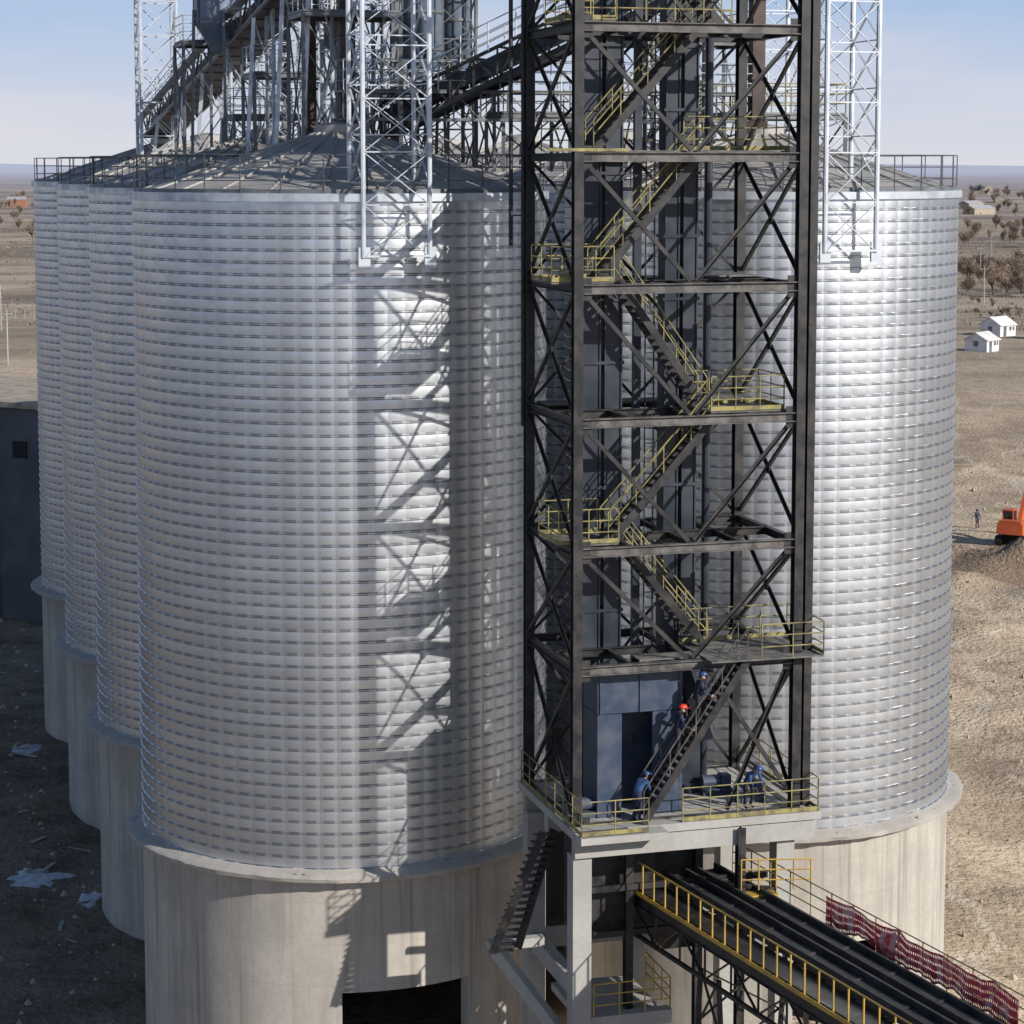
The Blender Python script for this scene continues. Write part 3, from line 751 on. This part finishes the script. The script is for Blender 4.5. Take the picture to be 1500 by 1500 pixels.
# ------------------------------------------------------------------ excavator
def excavator(x,y,rz):
    e=empty('excavator',(x,y,gh(x,y)+.02),rz)
    m=MB()
    for s_ in (-1.05,1.05):
        loop=[]; 
        for i in range(9): t=math.pi/2+math.pi*i/8; loop.append((-1.5+.42*math.cos(t),.42+.42*math.sin(t)))
        for i in range(9): t=-math.pi/2+math.pi*i/8; loop.append((1.5+.42*math.cos(t),.42+.42*math.sin(t)))
        k=len(m.v); n=len(loop)
        for yy in (s_-.28,s_+.28):
            for a,b in loop: m.v.append((a,yy,b))
        for i in range(n): j=(i+1)%n; m.f.append((k+i,k+j,k+n+j,k+n+i)); m.m.append(0)
        m.f.append(tuple(k+i for i in range(n))); m.m.append(0); m.f.append(tuple(k+n+i for i in range(n))); m.m.append(0)
    m.box((0,0,.6),(1.6,1.8,.5)); m.obj('tracks',M_black,e)
    m=MB(); m.tube((0,0,.85),(0,0,1.05),.7,n=20)
    m.quad8([V(p_) for p_ in ((-2.0,-1.2,1.05),(1.1,-1.2,1.05),(1.1,1.2,1.05),(-2.0,1.2,1.05),(-1.9,-1.15,2.0),(.4,-1.15,2.0),(.4,1.15,2.0),(-1.9,1.15,2.0))])
    m.box((-1.4,0,2.12),(1.0,2.0,.24))
    m.beam((.9,0,1.5),(2.6,0,4.0),.35,.55); m.beam((2.55,0,3.9),(4.4,0,3.7),.33,.45); m.beam((4.3,0,3.9),(5.3,0,1.4),.28,.35)
    m.tube((.7,0,1.3),(2.2,0,2.9),.1); m.tube((2.6,0,4.35),(4.2,0,4.1),.09)
    m.obj('body_and_boom',M_orange,e)
    m=MB(); m.quad8([V(p_) for p_ in ((-.1,.3,1.3),(1.1,.3,1.3),(1.1,1.2,1.3),(-.1,1.2,1.3),(-.1,.35,2.85),(.85,.35,2.85),(.85,1.15,2.85),(-.1,1.15,2.85))]); m.obj('cab_glass',M_glass,e)
    m=MB(); m.box((.38,.75,2.92),(1.15,1.0,.1)); 
    for a,b in ((-.1,.3),(-.1,1.2),(1.1,.3),(1.1,1.2)): m.beam((a,b,1.05),(a if a<0 else .86,b,2.9),.09,.09)
    m.obj('cab_frame',M_orange,e)
    m=MB(); k=len(m.v)
    pr=[(5.3,1.5),(5.75,1.1),(5.7,.45),(5.1,.15),(4.6,.5),(4.7,.6),(5.1,.35),(5.5,.6),(5.5,1.0),(5.15,1.35)]
    n=len(pr)
    for yy in (-.55,.55):
        for a,b in pr: m.v.append((a,yy,b))
    for i in range(n): j=(i+1)%n; m.f.append((k+i,k+j,k+n+j,k+n+i)); m.m.append(0)
    for yy in (-.5,.5): m.quad8([V((a,yy+o,b)) for o in (-.04,.04) for a,b in ((5.3,1.4),(5.7,.5),(5.1,.2),(4.65,.55))])
    m.obj('bucket',M_dark,e)
excavator(44.6,197,math.radians(60))

# ------------------------------------------------------------------ people
M_skin=paint('skin',(.45,.27,.19),(.38,.22,.15),3,.6); M_navy=paint('navy_workwear',(.02,.03,.06),(.03,.04,.08),5,.85)
M_bluew=paint('blue_workwear',(.03,.07,.17),(.04,.085,.20),5,.85); M_pants=paint('dark_trousers',(.02,.02,.025),(.035,.033,.035),5,.85)
M_boot=paint('boots',(.015,.012,.01),(.03,.025,.02),5,.7); M_hred=paint('red_helmet',(.75,.06,.02),(.7,.05,.02),5,.35); M_hyel=paint('dark_blue_helmet',(.03,.07,.2),(.04,.08,.22),5,.35)
M_hair=paint('black_hair',(.01,.009,.008),(.02,.018,.016),8,.7)
BASE=dict(pel=(0,0,.95),waist=(0,0,1.10),chest=(0,0,1.32),neck=(0,0,1.49),head=(0,-.01,1.58),top=(0,-.01,1.70),
 shl=(.18,0,1.43),ell=(.24,.02,1.14),wrl=(.25,-.06,.89),shr=(-.18,0,1.43),elr=(-.24,.02,1.14),wrr=(-.25,-.06,.89),
 hil=(.10,0,.90),knl=(.11,-.02,.49),anl=(.12,.02,.09),tol=(.14,-.16,.04),hir=(-.10,0,.90),knr=(-.11,-.02,.49),anr=(-.12,.02,.09),tor=(-.14,-.16,.04))
RAD=dict(pel=(.155,.115),waist=(.14,.105),chest=(.165,.12),neck=(.06,.06),head=(.075,.085),top=(.072,.085),shl=(.075,.075),ell=(.05,.05),wrl=(.034,.034),hil=(.095,.095),knl=(.065,.065),anl=(.048,.048),tol=(.045,.03))
EDG=[('pel','waist',0),('waist','chest',0),('chest','neck',0),('neck','head',2),('head','top',2),('chest','shl',0),('shl','ell',0),('ell','wrl',0),('chest','shr',0),('shr','elr',0),('elr','wrr',0),
 ('pel','hil',1),('hil','knl',1),('knl','anl',1),('anl','tol',3),('pel','hir',1),('hir','knr',1),('knr','anr',1),('anr','tor',3)]
def person(loc,rz,pose,top,pants,helmet):
    J={k:V(v) for k,v in BASE.items()}; J.update({k:V(v) for k,v in pose.items()})
    keys=['pel']+[k for k in J if k!='pel']
    me=bpy.data.meshes.new('sk'); me.from_pydata([tuple(J[k]) for k in keys],[(keys.index(a),keys.index(b)) for a,b,_ in EDG],[])
    o=bpy.data.objects.new('sk',me); COL.objects.link(o)
    md=o.modifiers.new('s','SKIN'); md.use_smooth_shade=True
    for i,k in enumerate(keys):
        kk=k[:-1]+'l' if k[-1]=='r' and k[:-1]+'l' in RAD else k
        me.skin_vertices[0].data[i].radius=RAD.get(k,RAD.get(kk,(.05,.05)))
        me.skin_vertices[0].data[i].use_root=(i==0)
    sb=o.modifiers.new('ss','SUBSURF'); sb.levels=2; sb.render_levels=2
    dg=bpy.context.evaluated_depsgraph_get(); dg.update(); em=bpy.data.meshes.new_from_object(o.evaluated_get(dg))
    bpy.data.objects.remove(o)
    for mt in (top,pants,M_skin,M_boot): em.materials.append(mt)
    em.polygons.foreach_set('use_smooth',[True]*len(em.polygons))
    for pl in em.polygons:
        c=pl.center; best=9;bi=0
        for a,b,mi in EDG:
            A=J[a];B=J[b]; t=max(0,min(1,(c-A).dot(B-A)/(B-A).length_squared)); d_=(c-(A+(B-A)*t)).length
            if d_<best: best=d_;bi=mi
        pl.material_index=bi
    e=empty('construction_worker',loc,rz); mkobj('body',em,e)
    h=J['top']
    m=MB()
    n=18
    for j in range(7):
        t=math.pi/2*j/6; r_=.125*math.cos(t)+.001; z=.115*math.sin(t)
        for i in range(n): a=2*math.pi*i/n; m.v.append(tuple(h+V((r_*math.cos(a),r_*1.15*math.sin(a),z+.0))))
    for j in range(6):
        for i in range(n): k=(i+1)%n; m.f.append((j*n+i,j*n+k,(j+1)*n+k,(j+1)*n+i)); m.m.append(0)
    m.quad8([h+V(p_) for p_ in ((-.10,-.20,-.03),(.10,-.20,-.03),(.12,-.05,-.01),(-.12,-.05,-.01),(-.10,-.20,-.015),(.10,-.20,-.015),(.12,-.05,.01),(-.12,-.05,.01))])
    m.obj('hard_hat',helmet,e,True,40)
    m=MB(); f=J['head']
    for s_ in (-1,1):
        m.cur=1; m.tube(f+V((s_*.032,-.084,.045)),f+V((s_*.032,-.094,.045)),.012,.008,6)
        m.cur=0; m.tube(f+V((s_*.078,.0,.03)),f+V((s_*.09,.012,.04)),.026,.018,8)
    m.tube(f+V((0,-.085,.035)),f+V((0,-.112,.01)),.010,.016,6); m.cur=2; m.tube(f+V((-.025,-.088,-.025)),f+V((.025,-.088,-.025)),.006,.006,5)
    m.cur=1; m.beam(f+V((-.07,.06,.06)),f+V((.07,.06,.06)),.06,.10)
    m.obj('face_and_hair',[M_skin,M_hair,M_brick],e)
    m=MB()
    for s_,w,el in ((1,'wrl','ell'),(-1,'wrr','elr')):
        p_=J[w]; d_=(J[w]-J[el]).normalized(); sd=d_.cross(V((1,0,0))).normalized(); nn=d_.cross(sd).normalized()
        q=p_+d_*.10; m.beam(p_-d_*.01,q,.035,.085,ref=sd)
        for i,ln in enumerate((.065,.078,.072,.055)):
            b_=q+sd*(.033-.022*i); k1=b_+d_*ln*.55+nn*.008; m.tube(b_-d_*.01,k1,.0095,.009,5); m.tube(k1,k1+(d_*.6+nn*.8).normalized()*ln*.5,.009,.007,5)
        b_=p_+d_*.03+sd*.04; k1=b_+(d_+sd).normalized()*.04; m.tube(b_,k1,.011,.010,5); m.tube(k1,k1+d_*.03,.010,.008,5)
    m.obj('hands',M_skin,e)
climb=dict(hil=(.10,0,.92),knl=(.11,-.30,.72),anl=(.12,-.25,.30),tol=(.13,-.42,.27),knr=(-.11,-.02,.50),anr=(-.12,.10,.10),tor=(-.13,-.08,.04),
  chest=(0,-.08,1.32),neck=(0,-.14,1.48),head=(0,-.18,1.57),top=(0,-.20,1.69),shl=(.18,-.09,1.42),shr=(-.18,-.09,1.42),ell=(.26,-.28,1.22),wrl=(.30,-.50,1.20),elr=(-.26,-.15,1.14),wrr=(-.30,-.38,1.05),waist=(0,-.03,1.1))
bend=dict(chest=(0,-.26,1.22),waist=(0,-.1,1.08),neck=(0,-.40,1.32),head=(0,-.47,1.37),top=(0,-.55,1.45),shl=(.18,-.32,1.26),shr=(-.18,-.32,1.26),ell=(.22,-.42,1.0),wrl=(.16,-.58,.84),elr=(-.22,-.42,1.0),wrr=(-.16,-.58,.84),knl=(.13,-.12,.5),knr=(-.12,-.06,.5))
stand=dict(ell=(.26,-.04,1.16),wrl=(.20,-.24,1.05),elr=(-.26,.0,1.14),wrr=(-.24,-.10,.90),knl=(.13,-.03,.49),anl=(.15,-.02,.09),tol=(.18,-.2,.04))
au=math.atan2(U.y,U.x)
up_rz=au+math.pi/2
def on_stair(f):
    return T(2.1+3.5*f,-.13,L[0]+.22+(L[1]-L[0])*f)
person(on_stair(.36),up_rz,climb,M_navy,M_pants,M_hred)
person(on_stair(.56)+W*.05,up_rz,climb,M_navy,M_pants,M_hyel)
person(T(2.0,-.15,zz),up_rz+.6,bend,M_bluew,M_navy,M_hyel)
person(T(6.0,.3,zz),up_rz-1.3,bend,M_bluew,M_pants,M_hyel)
person(V((43.0,206,gh(43.0,206))),.6,stand,M_navy,M_pants,M_hyel)

# ------------------------------------------------------------------ light + sky
el=math.radians(26); ph=math.radians(53.5)
sd=V((math.cos(el)*math.sin(ph),-math.cos(el)*math.cos(ph),math.sin(el)))
ld=bpy.data.lights.new('sun','SUN'); ld.energy=5.0; ld.angle=math.radians(.53); ld.color=(1,.96,.90)
lo=bpy.data.objects.new('sun',ld); COL.objects.link(lo); lo.rotation_euler=sd.to_track_quat('Z','Y').to_euler(); lo.location=(60,-40,90)
w=bpy.data.worlds.new('World'); S.world=w; w.use_nodes=True; nt=w.node_tree
bg=nt.nodes['Background']; sky=nt.nodes.new('ShaderNodeTexSky'); sky.sky_type='NISHITA'; sky.sun_disc=False
sky.sun_elevation=el; sky.sun_rotation=math.atan2(sd.x,sd.y); sky.air_density=1.0; sky.dust_density=.6; sky.ozone_density=2.5; sky.altitude=1000
tc=nt.nodes.new('ShaderNodeTexCoord').outputs['Generated']
sp=nt.nodes.new('ShaderNodeSeparateXYZ'); nt.links.new(tc,sp.inputs[0]); zc=sp.outputs[2]
haze=mix(nt,ramp(nt,zc,.0,.085),(7.1,7.2,7.9),(3.5,5.1,7.8))
cl=noisef(nt,tc,3.2,4,.6,(1,1,7))
cf=math_(nt,'MULTIPLY',ramp(nt,cl,.44,.66),ramp(nt,zc,.10,.02,0,.75))
haze=mix(nt,cf,haze,(7.4,7.2,7.8))
c=mix(nt,ramp(nt,zc,.08,.5,.95,.0),sky.outputs[0],haze)
nt.links.new(c,bg.inputs[0]); bg.inputs[1].default_value=.10

# ------------------------------------------------------------------ camera
cam=bpy.data.cameras.new('camera'); co=bpy.data.objects.new('camera',cam); COL.objects.link(co); S.camera=co
co.location=(0,0,32.7); th=math.atan(.105); co.rotation_euler=(math.pi/2-th,0,0)
cam.sensor_width=36; cam.lens=36*3300/1500; cam.shift_y=-(750-586)/1500; cam.clip_end=30000; cam.clip_start=.5
